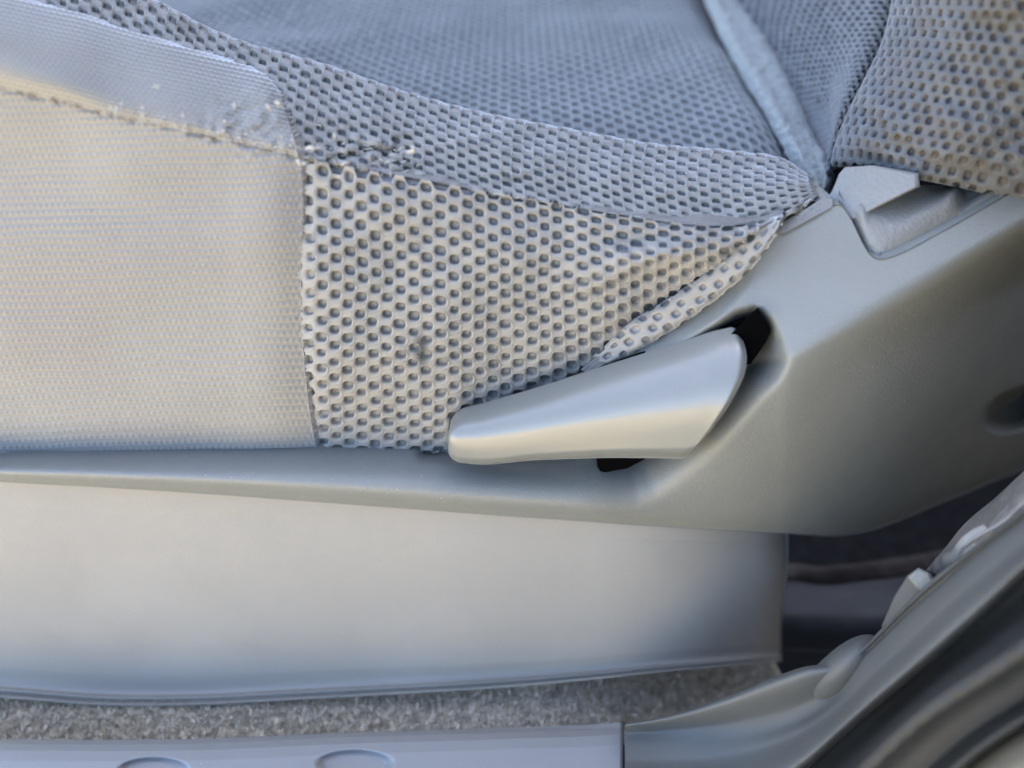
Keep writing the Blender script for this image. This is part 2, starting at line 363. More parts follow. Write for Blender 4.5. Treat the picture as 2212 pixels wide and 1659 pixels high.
patch('hem_backing', lambda u, v: hem_S(u, v)+np.array([0, 0, .0019]), 60, 24, M_hole, seat, back=0)

# --- mesh bolster: the roll above the crease
crest = [(-380, -265, 0.07200000000000001), (60, -110, 0.07), (200, -52, 0.068), (347, 8, 0.066), (451, 62, 0.064), (521, 90, 0.062), (694, 138, 0.06), (846, 190, 0.058), (1025, 241, 0.057), (1207, 276, 0.056), (1426, 314, 0.056), (1600, 330, 0.0527), (1690, 345, 0.0477), (1752, 385, 0.0416)]
def sh(c, dx, dy, Y=None, dY=0): return [(p[0]+dx, p[1]+dy, (Y if Y is not None else p[2]+dY)) for p in c]
bol_low = [(-460, -5, -.002), (-20, 120, -.002), (150, 190, -.002), (330, 240, -.002), (500, 296, -.002), (640, 340, -.002), (800, 372, -.002), (960, 402, -.002), (1150, 436, -.003), (1350, 470, -.004), (1540, 494, -.004), (1640, 485, -.003), (1721, 455, .002), (1768, 424, .012)]
cA, cB = curve(crest, 40), curve(bol_low, 40)
def midc(f, dY, sag=0):
    c = cA*(1-f)+cB*f; c = c.copy(); c[:, 2] = c[:, 2]+dY; return c
bol_S0 = loft([sh(crest, 0, 26, dY=.030), sh(crest, 0, 5, dY=.012), crest, midc(.18, -.006), midc(.45, -.0095), midc(.75, -.0058), midc(.93, -.0024), cB, sh(bol_low, 0, 3, dY=.010)],
              [0, .08, .15, .32, .55, .78, .92, .97, 1])
def bol_S(u, v):
    Q = bol_S0(u, v).copy(); px, py = Q[..., 0], Q[..., 1]
    Q[..., 2] += .002*vnoise(px/90, py/50, 21)+.0009*vnoise(px/35, py/22, 22)*sstep(.3, .6, v)
    tear = np.exp(-((px-800)/140)**2-((py-335)/45)**2)
    Q[..., 2] += .0035*tear*vnoise(px/26, py/13, 23)
    d = sdist(px, py, [(900, 385), (1150, 405), (1400, 440), (1640, 470)])
    Q[..., 2] += .0012*np.exp(-(d/16)**2)*sstep(850, 1050, px)
    return Q
netting('mesh_bolster', bol_S, 0, 94, 0, 10, [M_mesh, M_holel], seat, lambda a, b: (a/94.0, .045+b/10.0), rx=.38, ry=.265, depth=.0022, jit=.04, bulge=.0008)
patch('bolster_backing', lambda u, v: bol_S(u, v)+np.array([0, 0, .0034]), 180, 60, M_hole, seat, back=0)

# --- cushion centre
def rowc(py_l, py_c, py_r, Y, x0, x1): return None
def centre_S(u, v):
    # u across (car front to rear), v from the crest into the car: laid out in metres
    X = -.50+u*.665
    Yd = .084+v*.345
    t0 = np.clip(v*.36/.05, 0, 1)
    Zc = hermite(np.array([0, .1, .25, .5, .75, 1.]), np.array([.074, .086, .098, .116, .134, .150]), np.clip(v, 0, 1).ravel()).reshape(np.shape(v))
    Z = Zc+.010*sstep(-.05, -.30, X)+ .0*X
    Z = Z-.020*sstep(.06, .165, X)*0
    Z = Z-.03*sstep(.11, .17, X)**2
    Z = Z+.0022*vnoise(X*22, Yd*22, 31)
    d = (Yd-CAM[1]); dx, dz = X, Z-CAM[2]
    # back to photo measure
    fw = d*math.cos(TH)-dz*math.sin(TH); up = d*math.sin(TH)+dz*math.cos(TH)
    return np.stack([1106+dx/fw/K, 829.5-up/fw/K, Yd], -1)
netting('cushion_centre', centre_S, 0, 118, 0, 34, [M_meshc, M_holec], seat, lambda a, b: (a/118.0, b/34.0), rx=.38, ry=.28, depth=.0019, jit=.03, bulge=.0006)
patch('cushion_backing', lambda u, v: centre_S(u, v)+np.array([0, 0, .003]), 60, 40, M_holec, seat, back=0)

# --- woven front side panel
wov_top = [(-460, -205, .046), (-90, -60, .046), (0, -22, .046), (76, 4, .045), (174, 30, .043), (250, 58, .040), (330, 82, .035), (434, 114, .026), (514, 138, .018), (573, 165, .009), (606, 205, .002)]
wov_seam = [(-460, 92, -.008), (-90, 172, -.008), (0, 191, -.008), (139, 222, -.008), (260, 255, -.008), (382, 281, -.008), (521, 312, -.007), (600, 330, -.006), (644, 342, -.0045)]
_u, _v = np.meshgrid(np.linspace(0, 1, 320), np.linspace(.12, .95, 120)); _B = bol_S0(_u, _v).reshape(-1, 3)
def bolY(px, py): return _B[np.argmin((_B[:, 0]-px)**2+(_B[:, 1]-py)**2), 2]
wov_top = [(p[0], p[1], bolY(p[0], p[1])-.0035) for p in wov_top]
cT, cS = curve(wov_top, 60), curve(wov_seam, 60)
def midw(f, dY):
    c = (cT*(1-f)+cS*f).copy()
    y_ = np.array([min(bolY(c[k, 0], c[k, 1])-.004-.005*max(0, min(1, (260-c[k, 0])/160)), c[k, 2]+dY*.6) for k in range(60)])
    c[:, 2] = np.convolve(np.pad(y_, 5, mode='edge'), np.ones(11)/11, mode='valid')
    return c
wbot = [(-460, 986, -.004), (-90, 984, -.004), (0, 984, -.004), (200, 983, -.004), (400, 981, -.004), (560, 979, -.004), (684, 977, -.002)]
def wmid(y, Y): return [(-460, y-8, Y+.004), (-90, y-4, Y), (100, y, Y), (300, y, Y), (480, y, Y), (600, y, Y+.0005), (float(seam_x(np.array([y+0.])) [0]), y, Y+.004)]
wov_S0 = loft([sh(wov_top, 6, -2, dY=.006), wov_top, midw(.25, -.009), midw(.55, -.011), midw(.85, -.0065), wov_seam, wmid(400, -.0095), wmid(520, -.0135), wmid(680, -.0135), wmid(850, -.0115), wmid(940, -.008), wbot],
              [0, .02, .08, .15, .21, .245, .32, .44, .62, .82, .93, 1])
def wov_S(u, v):
    Q = wov_S0(u, v).copy(); px, py = Q[..., 0], Q[..., 1]
    ds = sdist(px, py, [p[:2] for p in wov_seam])
    k = np.exp(-np.abs(ds)/14)
    Q[..., 2] += .0012*np.exp(-(ds/6.0)**2)*(.6+.7*vnoise(px/18, px*0, 41))
    Q[..., 2] -= .0009*np.exp(-((ds+16)/11)**2)*(1+.9*vnoise(px/13, py/30, 42))*sstep(120, 420, px)
    Q[..., 2] += .0012*vnoise(px/140, py/120, 43)
    pk = np.exp(-((px-560)/110)**2-((py-270)/55)**2)
    Q[..., 2] += .0016*pk*vnoise(px/20, py/14, 44)
    return Q
NWX, NWY = 470, 560
def weave(u, v, Q):
    px, py = Q[..., 0], Q[..., 1]
    ds = sdist(px, py, [p[:2] for p in wov_seam])
    r = np.where(ds > 0, (py+.03*px)/15.2, 900+ds/9.0)+.2*vnoise(px/90, py/90, 46); row = np.floor(r); f = r-row
    c = px/13.0+.5*(row % 2)+.12*vnoise(px/30, py/30, 45)
    return .00055*(np.sin(math.pi*f)**2-.5)+.00018*np.cos(2*math.pi*c)*np.sin(math.pi*f)**2
def wv(v): return np.interp(v*925+60, [60, 75, 262, 400, 520, 680, 850, 985], [0, .02, .245, .32, .44, .62, .82, 1])
patch('woven_side_panel', lambda u, v: wov_S(u, wv(v)), NWX, NWY, M_woven, seat, back=.006, disp=weave, rnd=.0015)
V, F = tube([(649, 352, -.003), (650, 450, -.0035), (651, 600, -.0035), (655, 762, -.0035), (667, 868, -.003), (684, 980, -.001)], .0007, 6, 60)
mesh('seam_thread', V, F, M_seam, seat)
# stitching of the long seam: short brown stitches that show between the puckers
V, F = [], []
cs = curve(wov_seam, 400)
for a in np.arange(.12, .97, .022):
    i = int(a*399); j = min(399, i+int(rng.uniform(3, 7)))
    if rng.random() < .4: continue
    p, q = cs[i].copy(), cs[j].copy()
    v_, f_ = tube([(p[0], p[1]-1, p[2]-.0002), ((p[0]+q[0])/2, (p[1]+q[1])/2, p[2]-.0009), (q[0], q[1]+1, q[2]-.0002)], .00024, 6, 6)
    F += [tuple(k+len(V) for k in f) for f in f_]; V += list(v_)
mesh('seam_stitches', V, F, M_seam, seat, kind='stuff')
# lint and frayed loops on the worn corner
V, F = [], []
def lint(px, py, Y, L, r):
    a = rng.uniform(0, 6.28); pts = [(px, py, Y)]
    for k in range(5):
        a += rng.uniform(-1.2, 1.2); px += math.cos(a)*L/5; py += math.sin(a)*L/5*.6; pts.append((px, py, Y-rng.uniform(0, .0012)))
    v_, f_ = tube(pts, lambda s: r*(1-.7*abs(2*s-1)), 5, 12)
    b = len(V); V.extend(v_); F.extend([tuple(k+b for k in f) for f in f_])
for k in range(46):
    px = rng.uniform(665, 960); py = 300+(px-665)*.28+rng.normal(0, 18)
    lint(px, py, bolY(px, py)-.0008, rng.uniform(8, 34), rng.uniform(.00015, .0005))
for k in range(26):
    px = rng.uniform(230, 645); i = np.argmin(np.abs(cs[:, 0]-px)); lint(px, cs[i, 1]-rng.uniform(-2, 40), -.0135, rng.uniform(6, 18), rng.uniform(.0002, .0007))
for px, py, L, r in ((610, 232, 34, .0009), (585, 240, 26, .0008), (505, 222, 20, .0008), (345, 186, 14, .0007), (250, 236, 14, .0008), (690, 318, 36, .0009), (640, 345, 24, .0010), (665, 352, 22, .0008), (878, 330, 40, .0009), (720, 300, 22, .0007)):
    lint(px, py, -.016, L, r)
mesh('lint', V, F, M_lint, seat, kind='stuff')

# --- felt strip between cushion and backrest
fl_l = [(1500, -80, .36), (1536, 0, .30), (1568, 71, .245), (1625, 178, .175), (1675, 259, .125), (1710, 327, .09), (1745, 385, .07), (1768, 424, .055)]
fl_r = [(1550, -80, .37), (1593, 0, .31), (1654, 89, .24), (1711, 195, .17), (1764, 302, .115), (1790, 345, .085), (1798, 375, .07), (1782, 424, .055)]
fl_m = [((a[0]+b[0])/2+2, (a[1]+b[1])/2, (a[2]+b[2])/2-.005) for a, b in zip(fl_l, fl_r)]
fl_S = loft([sh(fl_l, -14, 4, dY=.012), fl_l, fl_m, fl_r, sh(fl_r, 16, 0, dY=.02)], [0, .12, .5, .85, 1])
patch('felt_strip', fl_S, 160, 40, M_felt, seat, back=0, disp=lambda u, v, Q: .0006*vnoise(u*90, v*14, 51))

# --- backrest: the centre in shade and the outer bolster
bk_r = [(1930, -90, .17), (1925, 0, .15), (1905, 89, .125), (1865, 178, .10), (1832, 256, .08), (1812, 330, .068), (1806, 372, .062)]
bk_rr = sh(bk_r, 60, 6, dY=.02)
bk_m = [((a[0]+b[0])/2, (a[1]+b[1])/2, (a[2]+b[2])/2+.004) for a, b in zip(curve(fl_r, 9), curve(bk_r, 9))]
bk_S = loft([sh(fl_r, -6, 4, dY=.006), bk_m, bk_r, bk_rr], [0, .45, .85, 1])
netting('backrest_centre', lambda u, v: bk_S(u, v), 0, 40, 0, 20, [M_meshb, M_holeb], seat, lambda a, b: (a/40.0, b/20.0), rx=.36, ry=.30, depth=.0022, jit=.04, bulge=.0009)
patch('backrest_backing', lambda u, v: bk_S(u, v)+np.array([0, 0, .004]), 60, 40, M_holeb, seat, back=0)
rb0 = [(1990, -90, .16), (1985, 0, .15), (1960, 89, .13), (1915, 178, .11), (1870, 256, .09), (1835, 320, .075), (1830, 352, .07)]
rb1 = [(1938, -90, .11), (1930, 0, .105), (1909, 89, .09), (1867, 178, .075), (1828, 256, .062), (1803, 325, .052), (1797, 350, .050)]
rb2 = [(1990, -90, .055), (1978, 0, .052), (1955, 89, .045), (1918, 178, .037), (1882, 256, .030), (1862, 325, .026), (1858, 355, .028)]
rb3 = [(2090, -90, .016), (2080, 0, .014), (2060, 89, .010), (2030, 178, .005), (1998, 270, .002), (1970, 340, .002), (1962, 374, .006)]
rb4 = [(2220, -90, -.006), (2210, 0, -.006), (2195, 89, -.007), (2170, 190, -.009), (2140, 290, -.010), (2110, 365, -.008), (2098, 402, -.002)]
rb5 = [(2420, -90, -.012), (2410, 0, -.012), (2400, 100, -.012), (2370, 210, -.014), (2330, 320, -.014), (2300, 400, -.011), (2285, 452, -.004)]
rb_S0 = loft([rb0, rb1, rb2, rb3, rb4, rb5], [0, .14, .32, .55, .78, 1])
def rb_S(u, v):
    # u runs down; carry the last stretch under and back
    uu = np.clip(u/.93, 0, 1); Q = rb_S0(uu, v).copy(); e = sstep(.9, 1.0, u)
    Q[..., 2] += .030*e**1.5; Q[..., 1] += 6*np.sin(math.pi*np.clip((u-.86)/.14, 0, 1))
    px, py = Q[..., 0], Q[..., 1]
    Q[..., 2] += .003*vnoise(px/80, py/70, 61)+.0012*vnoise(px/30, py/24, 62)
    d = sdist(px, py, [(1860, 240), (1920, 300), (2010, 350), (2140, 380)]); Q[..., 2] += .0035*np.exp(-(d/16)**2)
    return Q
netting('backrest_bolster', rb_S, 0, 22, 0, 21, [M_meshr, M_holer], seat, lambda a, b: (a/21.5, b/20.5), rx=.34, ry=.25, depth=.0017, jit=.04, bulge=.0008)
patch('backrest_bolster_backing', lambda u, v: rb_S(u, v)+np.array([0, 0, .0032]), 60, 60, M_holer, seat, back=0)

# --- plastic side shield
Qp0 = [(1010, 925), (1180, 856), (1326, 792), (1473, 735), (1560, 697), (1618, 664), (1648, 668), (1670, 705), (1698, 788), (1640, 862), (1560, 955), (1480, 1030), (1395, 1080), (1300, 1080), (1100, 1068), (878, 1049), (600, 1032), (300, 1020), (0, 1010), (-200, 1004), (-480, 988)]
Qp = [(a, b, 0.) for a, b in Qp0]
L1 = [(1560, 850), (1700, 782), (1850, 708), (2000, 630), (2212, 512), (2400, 400)]
sh_T = lin([(-460, 968), (-60, 962), (930, 955), (985, 925), (1240, 830), (1326, 758), (1433, 700), (1532, 632), (1592, 575), (1640, 520), (1676, 488), (1700, 497), (1799, 446), (1813, 443), (1822, 450), (1840, 477), (1863, 526), (1876, 549), (1890, 560), (1906, 562), (1925, 557), (1959, 543), (2060, 488), (2172, 424), (2300, 350)])
sh_B = fx([(-460, 1012), (-60, 1037), (0, 1041), (200, 1052), (400, 1064), (650, 1082), (900, 1101), (1150, 1119), (1400, 1136), (1560, 1146), (1700, 1153), (1826, 1156), (1880, 1146), (1933, 1128), (2020, 1092), (2117, 1052), (2212, 1013), (2300, 975)])
Qs = curve(Qp, 70)[:, :2]
def shieldY(px, py):
    q = sdist(px, py, Qs)                                  # walking it down and left, the pocket lies on the right
    q = -q                                                 # now positive on the outer face
    l1 = sdist(px, py, L1)
    right = sstep(1250, 1750, px)
    O = -.030-.012*right
    up = -np.minimum(l1, 0); dn = np.maximum(l1, 0)
    r_ = 9.0
    up = np.sqrt(up**2+r_**2)-r_; dn = np.sqrt(dn**2+(2*r_)**2)-2*r_
    O = O+right*(up*1.7e-4+.030*(dn/260)**1.6+.078*(.30+.70*sstep(-40, 90, l1))*(np.maximum(px-1690, 0)/500)**1.5)
    b = np.maximum(sh_B(px)-py, 0)
    O = O+.0065*np.clip(1-b/38, 0, 1)**2*(1-.5*right)
    hT = np.clip((py-sh_T(px))/75, 0, 1); wg = (1-sstep(1590, 1690, px))*sstep(955, 1005, px)*(1-hT)
    O = O*(1-wg)+np.interp(px, [1000, 1260, 1380], [.008, .005, -.007])*wg
    # pocket: floor set back, its wall a soft ramp
    wdt = np.interp(px, [0, 900, 1300, 1500, 1640, 1700], [34, 92, 110, 78, 66, 45])
    ov = np.interp(px, [0, 1350, 1500, 1700], [20, 26, 16, 12]); rise = np.sin(math.pi/2*np.clip((q+wdt)/(wdt+ov), 0, 1))
    tw = (1-sstep(700, 775, py))*sstep(1250, 1330, px)
    wdt = wdt*(1-tw)+16*tw; ov = ov*(1-tw)+8*tw
    rise = np.sin(math.pi/2*np.clip((q+wdt)/(wdt+ov), 0, 1))
    rise = rise*(1-sstep(895, 925, px)*(1-sstep(1180, 1270, px))*(1-sstep(975, 998, py)))
    floor = np.interp(px, [0, 900, 1300, 1500, 1650], [-.004, .002, -.002, -.006, -.010])
    Y = floor*(1-rise)+O*rise
    # oval screw recess far right
    ca, sa = math.cos(-.38), math.sin(-.38); ex, ey = px-2198, py-884
    e = np.hypot((ex*ca+ey*sa)/84, (-ex*sa+ey*ca)/42)
    Y = Y+.034*(1-sstep(.70, 1.0, e))
    return Y
def shield_S(u, v):
    px = -460+u*2740; T, B = sh_T(px), sh_B(px); py = T+(B-T)*v
    Y = shieldY(px, py)*2
    for k in range(8): Y = Y+shieldY(px+8*math.cos(k*math.pi/4), py+8*math.sin(k*math.pi/4))
    return np.stack([px, py, Y/10], -1)
shield = patch('side_shield', shield_S, 900, 200, M_plastic, seat, back=.022, rnd=.0011)
# bracket on the upper edge, the panel inside the notch
def sy(x, y): return float(shieldY(np.array([float(x)]), np.array([float(y)]))[0])
def plane(p, q, r):
    A = np.array([[p[0], p[1], 1], [q[0], q[1], 1], [r[0], r[1], 1]], float); k = np.linalg.solve(A, [p[2], q[2], r[2]])
    return lambda P: [k[0]*x+k[1]*y+k[2] for x, y in P]
tb_ = sy(1813, 446)
fl = [(1666, 494), (1738, 452), (1784, 424), (1800, 430), (1800, 446), (1690, 507)]
prism('shield_flange', fl, plane((1690, 507, sy(1690, 507)-.0012), (1799, 447, sy(1799, 447)-.0012), (1738, 452, sy(1740, 482)+.004))(fl), .06, M_bracket, seat, bev=.0006)
tb = [(1786, 428), (1797, 414), (1804, 398), (1812, 377), (1826, 361), (1888, 357), (1985, 374), (1986, 403), (1912, 440), (1841, 477), (1826, 461), (1812, 443)]
prism('shield_tab', tb, plane((1841, 477, tb_-.0035), (1986, 403, tb_-.011), (1812, 377, tb_+.013))(tb), .06, M_bracket, seat, bev=.0011)
nx_ = np.linspace(1812, 2330, 24); nT = sh_T(nx_); nY = shieldY(nx_, nT)
nS = loft([[(x, min(400, t-20), y+.030) for x, t, y in zip(nx_, nT, nY)], [(x, t-70 if t > 480 else t-35, y+.010) for x, t, y in zip(nx_, nT, nY)], [(x, t-6, y+.0045) for x, t, y in zip(nx_, nT, nY)], [(x, t+12, y+.005) for x, t, y in zip(nx_, nT, nY)]], [0, .45, .85, 1])
patch('notch_panel', nS, 90, 40, M_bracket, seat, back=0)
V, F = tube([(x, float(sh_T(x))-9, float(shieldY(np.array([x]), np.array([float(sh_T(x))]))[0])+.0035) for x in np.linspace(1900., 2280., 14)], .0008, 8, 50)
mesh('notch_rib', V, F, M_plastic, seat)

# --- recliner lever
lt = curve([(972, 925), (977, 903), (990, 888), (1040, 872), (1156, 838), (1314, 787), (1473, 738), (1560, 711), (1585, 708), (1598, 720)], 300)
lb = curve([(966, 955), (970, 982), (984, 996), (1010, 1001), (1156, 994), (1314, 989), (1440, 990), (1470, 990), (1486, 985), (1498, 974)], 300)
lr = curve([(1598, 720), (1611, 758), (1610, 800), (1586, 856), (1545, 917), (1498, 974)], 300)
ll = curve([(972, 925), (966, 940), (966, 955)], 300)
def at(c, s): s = np.clip(s, 0, 1)*299; i = np.minimum(s.astype(int), 298); a = (s-i)[..., None]; return c[i]*(1-a)+c[i+1]*a
def lever_S(u, v):
    uu, vv = u[..., None], v[..., None]
    P = (1-vv)*at(lt, u)+vv*at(lb, u)+(1-uu)*at(ll, v)+uu*at(lr, v)
    P = P-((1-uu)*(1-vv)*lt[0]+uu*(1-vv)*lt[-1]+(1-uu)*vv*lb[0]+uu*vv*lb[-1])
    s = np.clip(u, 0, 1)
    top = 1-np.clip(1-v/.86, 0, 1)**3.0
    bot = np.sqrt(np.clip(1-np.clip((v-.90)/.10, 0, 1)**2, 0, 1))
    lf = np.sqrt(np.clip(1-np.clip((.075-u)/.075, 0, 1)**2, 0, 1))
    rt = np.sqrt(np.clip(1-np.clip((u-.975)/.025, 0, 1)**2, 0, 1))
    H = (.017+.007*s)
    Yb = -.016-.009*s
    Y = Yb-H*top*(.72+.28*bot)*(.55+.45*lf)*(.86+.14*rt)+.006*np.clip(v-.55, 0, 1)**1.5
    return np.concatenate([P, Y[..., None]], -1)
lever = patch('recliner_lever', lever_S, 260, 120, M_lever, seat, back=.012, sides='lbr', rnd=.0010)
prism('gap_shade_block', [(1600, 700), (1636, 664), (1652, 690), (1664, 720), (1645, 752), (1622, 786), (1560, 800), (1560, 740)], -.0285, .01, M_black, seat)  # black block standing in for the shade in the gap beside the lever
prism('hole_shade_block', [(1288, 975), (1290, 1008), (1296, 1018), (1308, 1020), (1354, 1012), (1400, 988), (1400, 960)], -.0225, .01, M_black, seat)  # black block painted in for the dark of the hole below the lever
V, F = tube([(1225, 826, -.013), (1330, 786, -.0155), (1473, 738, -.0165), (1560, 712, -.018), (1610, 690, -.019)], .0013, 8, 40)  # black tube drawn in as the shadow line along the lever's top edge
mesh('slot_shade_tube', V, F, M_black, seat)

# --- lower valance under the shield
vb = [(-460, 1466), (-90, 1496), (0, 1501), (248, 1518), (420, 1517), (600, 1508), (744, 1500), (1097, 1479), (1300, 1461), (1426, 1448), (1560, 1437), (1690, 1426)]
vbx = fx(vb)
def val_S(u, v):
    px = -460+u*2163
    T = sh_B(px)-26; B = vbx(px)
    prof_v = [0, .10, .5, .80, .90, .93, .945, .96, .972, .985, 1]
    prof_p = [0, .16, .58, .87, .955, .968, .980, .988, .996, 1.006, 1.014]
    prof_Y = [-.018, -.0205, -.026, -.0280, -.0288, -.0308, -.0334, -.0322, -.0330, -.0364, -.0360]
    f = np.interp(v, prof_v, prof_p); Y = hermite(np.array(prof_v), np.array(prof_Y), np.clip(v, 0, 1).ravel()).reshape(v.shape)
    py = T+(B-T)*f
    k = np.clip((px-1640)/63, 0, 1); flare = sstep(.55, .95, f)
    Y = Y+.012*(1-np.sqrt(np.clip(1-k**2, 0, 1)))+.036*(np.maximum(px-1290, 0)/410)**2.2
    px = px-14*sstep(.2, .8, f)*sstep(1500, 1703, px)
    return np.stack([px, py, Y], -1)
patch('lower_valance', val_S, 290, 200, M_valance, seat, back=.05, sides='tr', rnd=.0012)

# --- seat rail and what shows under the seat
V, F = tube([(1690, 1236, .09), (1730, 1238, .075), (1760, 1243, .070), (1860, 1236, .07), (1990, 1218, .075), (2120, 1190, .09)], lambda s: .006, 10, 40)
mesh('under_seat_bar', V, F, M_bar, seat)
rS = loft([[(1660, 1262, .05), (1780, 1270, .045), (1900, 1268, .045), (2000, 1262, .05)], [(1660, 1325, .0), (1780, 1330, -.002), (1900, 1328, -.002), (2000, 1320, .0)], [(1660, 1345, -.004), (1780, 1350, -.006), (1900, 1348, -.006), (2000, 1342, -.004)], [(1660, 1400, -.004), (1780, 1408, -.004), (1900, 1405, -.004), (2000, 1400, .0)]], [0, .5, .65, 1])
patch('seat_rail', lambda u, v: rS(u, v)+np.array([0, 0, .075]), 50, 40, M_steel, seat, back=.02)

# ------------------------------------------------------------------ floor carpet and its pile
cx = np.linspace(-140, 1990, 220)
def carpet_S(u, v):
    px = -500+u*2490; Z = -.176-.034*sstep(1150, 1650, px)
    py0 = vbx(np.clip(px, -460, 1690))-18+110*sstep(1640, 1725, px); py1 = 1640-90*sstep(1100, 1700, px)-140*sstep(1600, 1990, px)
    py = py0+(py1-py0)*v
    return np.stack([px, py, YZ(py, Z)], -1)
patch('carpet', carpet_S, 220, 30, M_carpet, None, back=.01, kind='structure', disp=lambda u, v, Q: .0012*vnoise(Q[..., 0]/14, Q[..., 1]/8, 71))
n = 48000
u, v = rng.random(n), rng.random(n); base = W(carpet_S(u, v))
ln = rng.uniform(.0018, .0042, n); d = rng.normal(0, .55, (n, 3)); d[:, 2] = 1; d /= np.linalg.norm(d, axis=1)[:, None]
sd_ = np.cross(d, rng.normal(0, 1, (n, 3))); sd_ /= np.linalg.norm(sd_, axis=1)[:, None]; wd = rng.uniform(.0002, .0005, n)[:, None]
V = np.stack([base-sd_*wd, base+sd_*wd, base+d*ln[:, None]*.6+sd_*wd*.8+rng.normal(0, .0004, (n, 3)), base+d*ln[:, None]+rng.normal(0, .0008, (n, 3))], 1).reshape(-1, 3)
k = np.arange(n)*4; F = np.concatenate([np.stack([k, k+1, k+2], 1), np.stack([k, k+2, k+3], 1)]).tolist()
mesh('carpet_pile', V, F, M_carpet, None, kind='stuff', smooth=False)

# ------------------------------------------------------------------ sill trim
sill = empty('sill_trim', tuple(W((700, 1640, -.08))), 'long pale grey plastic door sill trim with two shallow oval bumps below the seat', 'sill trim')
se = fx([(-500, 1588), (-140, 1592), (0, 1593), (397, 1593), (744, 1579), (1097, 1568), (1340, 1558), (1500, 1540)])
def sill_S(u, v):
    px = -500+u*1843
    off = np.interp(v, [0, .10, .22, .35, .55, 1], [2, 4, 14, 28, 50, 190]); py = se(px)+off
    Z = np.interp(v, [0, .10, .22, .35, .55, 1], [-.186, -.171, -.1645, -.1610, -.1595, -.158])
    for cxp, cyp, ax, ay in ((332, 1664, 82, 30), (766, 1650, 88, 32)):
        e = np.hypot((px-cxp)/ax, (py-cyp)/ay); Z = Z-.0045*(1-sstep(.72, 1.02, e))
    return np.stack([px, py, YZ(py, Z)], -1)
patch('sill_plate', sill_S, 500, 140, M_sill, sill, back=.004, sides='r', rnd=.0008)

# ------------------------------------------------------------------ pillar trim
pillar = empty('pillar_trim', tuple(W((1900, 1500, -.09))), 'grey plastic pillar trim sweeping diagonally up from the sill at lower right', 'pillar trim')
p1 = [(1349, 1563, -.066), (1430, 1548, -.068), (1568, 1505, -.074), (1675, 1462, -.080), (1740, 1440, -.083), (1800, 1432, -.084), (1860, 1400, -.084), (1912, 1350, -.085), (2012, 1252, -.089), (2110, 1176, -.092), (2212, 1100, -.095), (2330, 1000, -.10), (2520, 780, -.105), (2650, 300, -.10), (2700, -500, -.09)]
p0 = sh(p1, -4, 3, dY=.02)
p2 = [(1349, 1585, -.070), (1440, 1580, -.073), (1600, 1560, -.080), (1720, 1530, -.088), (1790, 1495, -.091), (1850, 1432, -.092), (1900, 1382, -.092), (1940, 1342, -.093), (2030, 1262, -.097), (2122, 1186, -.100), (2225, 1108, -.103), (2345, 1008, -.108), (2540, 790, -.113), (2680, 300, -.11), (2730, -500, -.10)]
p3 = [(1350, 1640, -.083), (1450, 1640, -.085), (1600, 1625, -.090), (1730, 1580, -.098), (1830, 1510, -.103), (1890, 1450, -.105), (1940, 1405, -.106), (1985, 1362, -.107), (2070, 1285, -.110), (2150, 1222, -.112), (2250, 1142, -.114), (2370, 1045, -.118), (2570, 810, -.122), (2720, 300, -.12), (2770, -500, -.11)]
p4 = [(1352, 1760, -.108), (1480, 1760, -.108), (1640, 1725, -.110), (1739, 1659, -.112), (1830, 1578, -.114), (1888, 1528, -.115), (1940, 1485, -.116), (2012, 1425, -.117), (2101, 1347, -.119), (2212, 1240, -.121), (2300, 1160, -.123), (2420, 1055, -.126), (2620, 820, -.13), (2780, 300, -.13), (2830, -500, -.12)]
p5 = sh(p4, 4, 4, dY=.004); p6 = sh(p4, 5, 5, dY=.02)
pS = loft([p0, p1, p2, p3, p4, p5, p6], [0, .06, .24, .55, .92, .96, 1], nu=800)
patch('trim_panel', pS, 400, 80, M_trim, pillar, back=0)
# dome over the belt anchor, and the tab higher up
def dome(name, c, ax, ay, rot, Yb, h, mat, parent, e=2.0, skew=0):
    u = np.linspace(0, 1, 26); a = np.linspace(0, 2*math.pi, 49)
    U, A = np.meshgrid(u, a); r = np.sin(U*math.pi/2)
    x, y = r*np.cos(A), r*np.sin(A); s = (np.abs(np.cos(A))**e+np.abs(np.sin(A))**e)**(-1/e); x, y = x*s, y*s
    cr, sr = math.cos(rot), math.sin(rot); X, Y = x*ax, y*ay
    px = c[0]+X*cr-Y*sr; py = c[1]+X*sr+Y*cr
    Yd = Yb-h*np.cos(U*math.pi/2)+skew*y
    V = W(np.stack([px, py, Yd], -1)).reshape(-1, 3)
    return mesh(name, V, gridfaces(26, 49), mat, parent)
dome('anchor_cover', (1828, 1462), 112, 62, -.72, -.076, .020, M_trim, pillar, e=2.4)
tp = [(1918, 1392), (1904, 1352), (1932, 1288), (1960, 1243), (1984, 1226), (2010, 1240), (2030, 1266), (1985, 1320)]
prism('trim_tab', tp, plane((1918, 1392, -.088), (1904, 1352, -.083), (2010, 1240, -.088))(tp), -.06, M_trim, pillar, bev=.0022)
tq = [(1960, 1246), (1984, 1227), (2008, 1238), (2024, 1264), (2006, 1290), (1980, 1272)]
prism('trim_clip', tq, plane((1960, 1246, -.0895), (2008, 1238, -.0905), (2006, 1290, -.0935))(tq), -.07, M_plastic, pillar, bev=.0016)

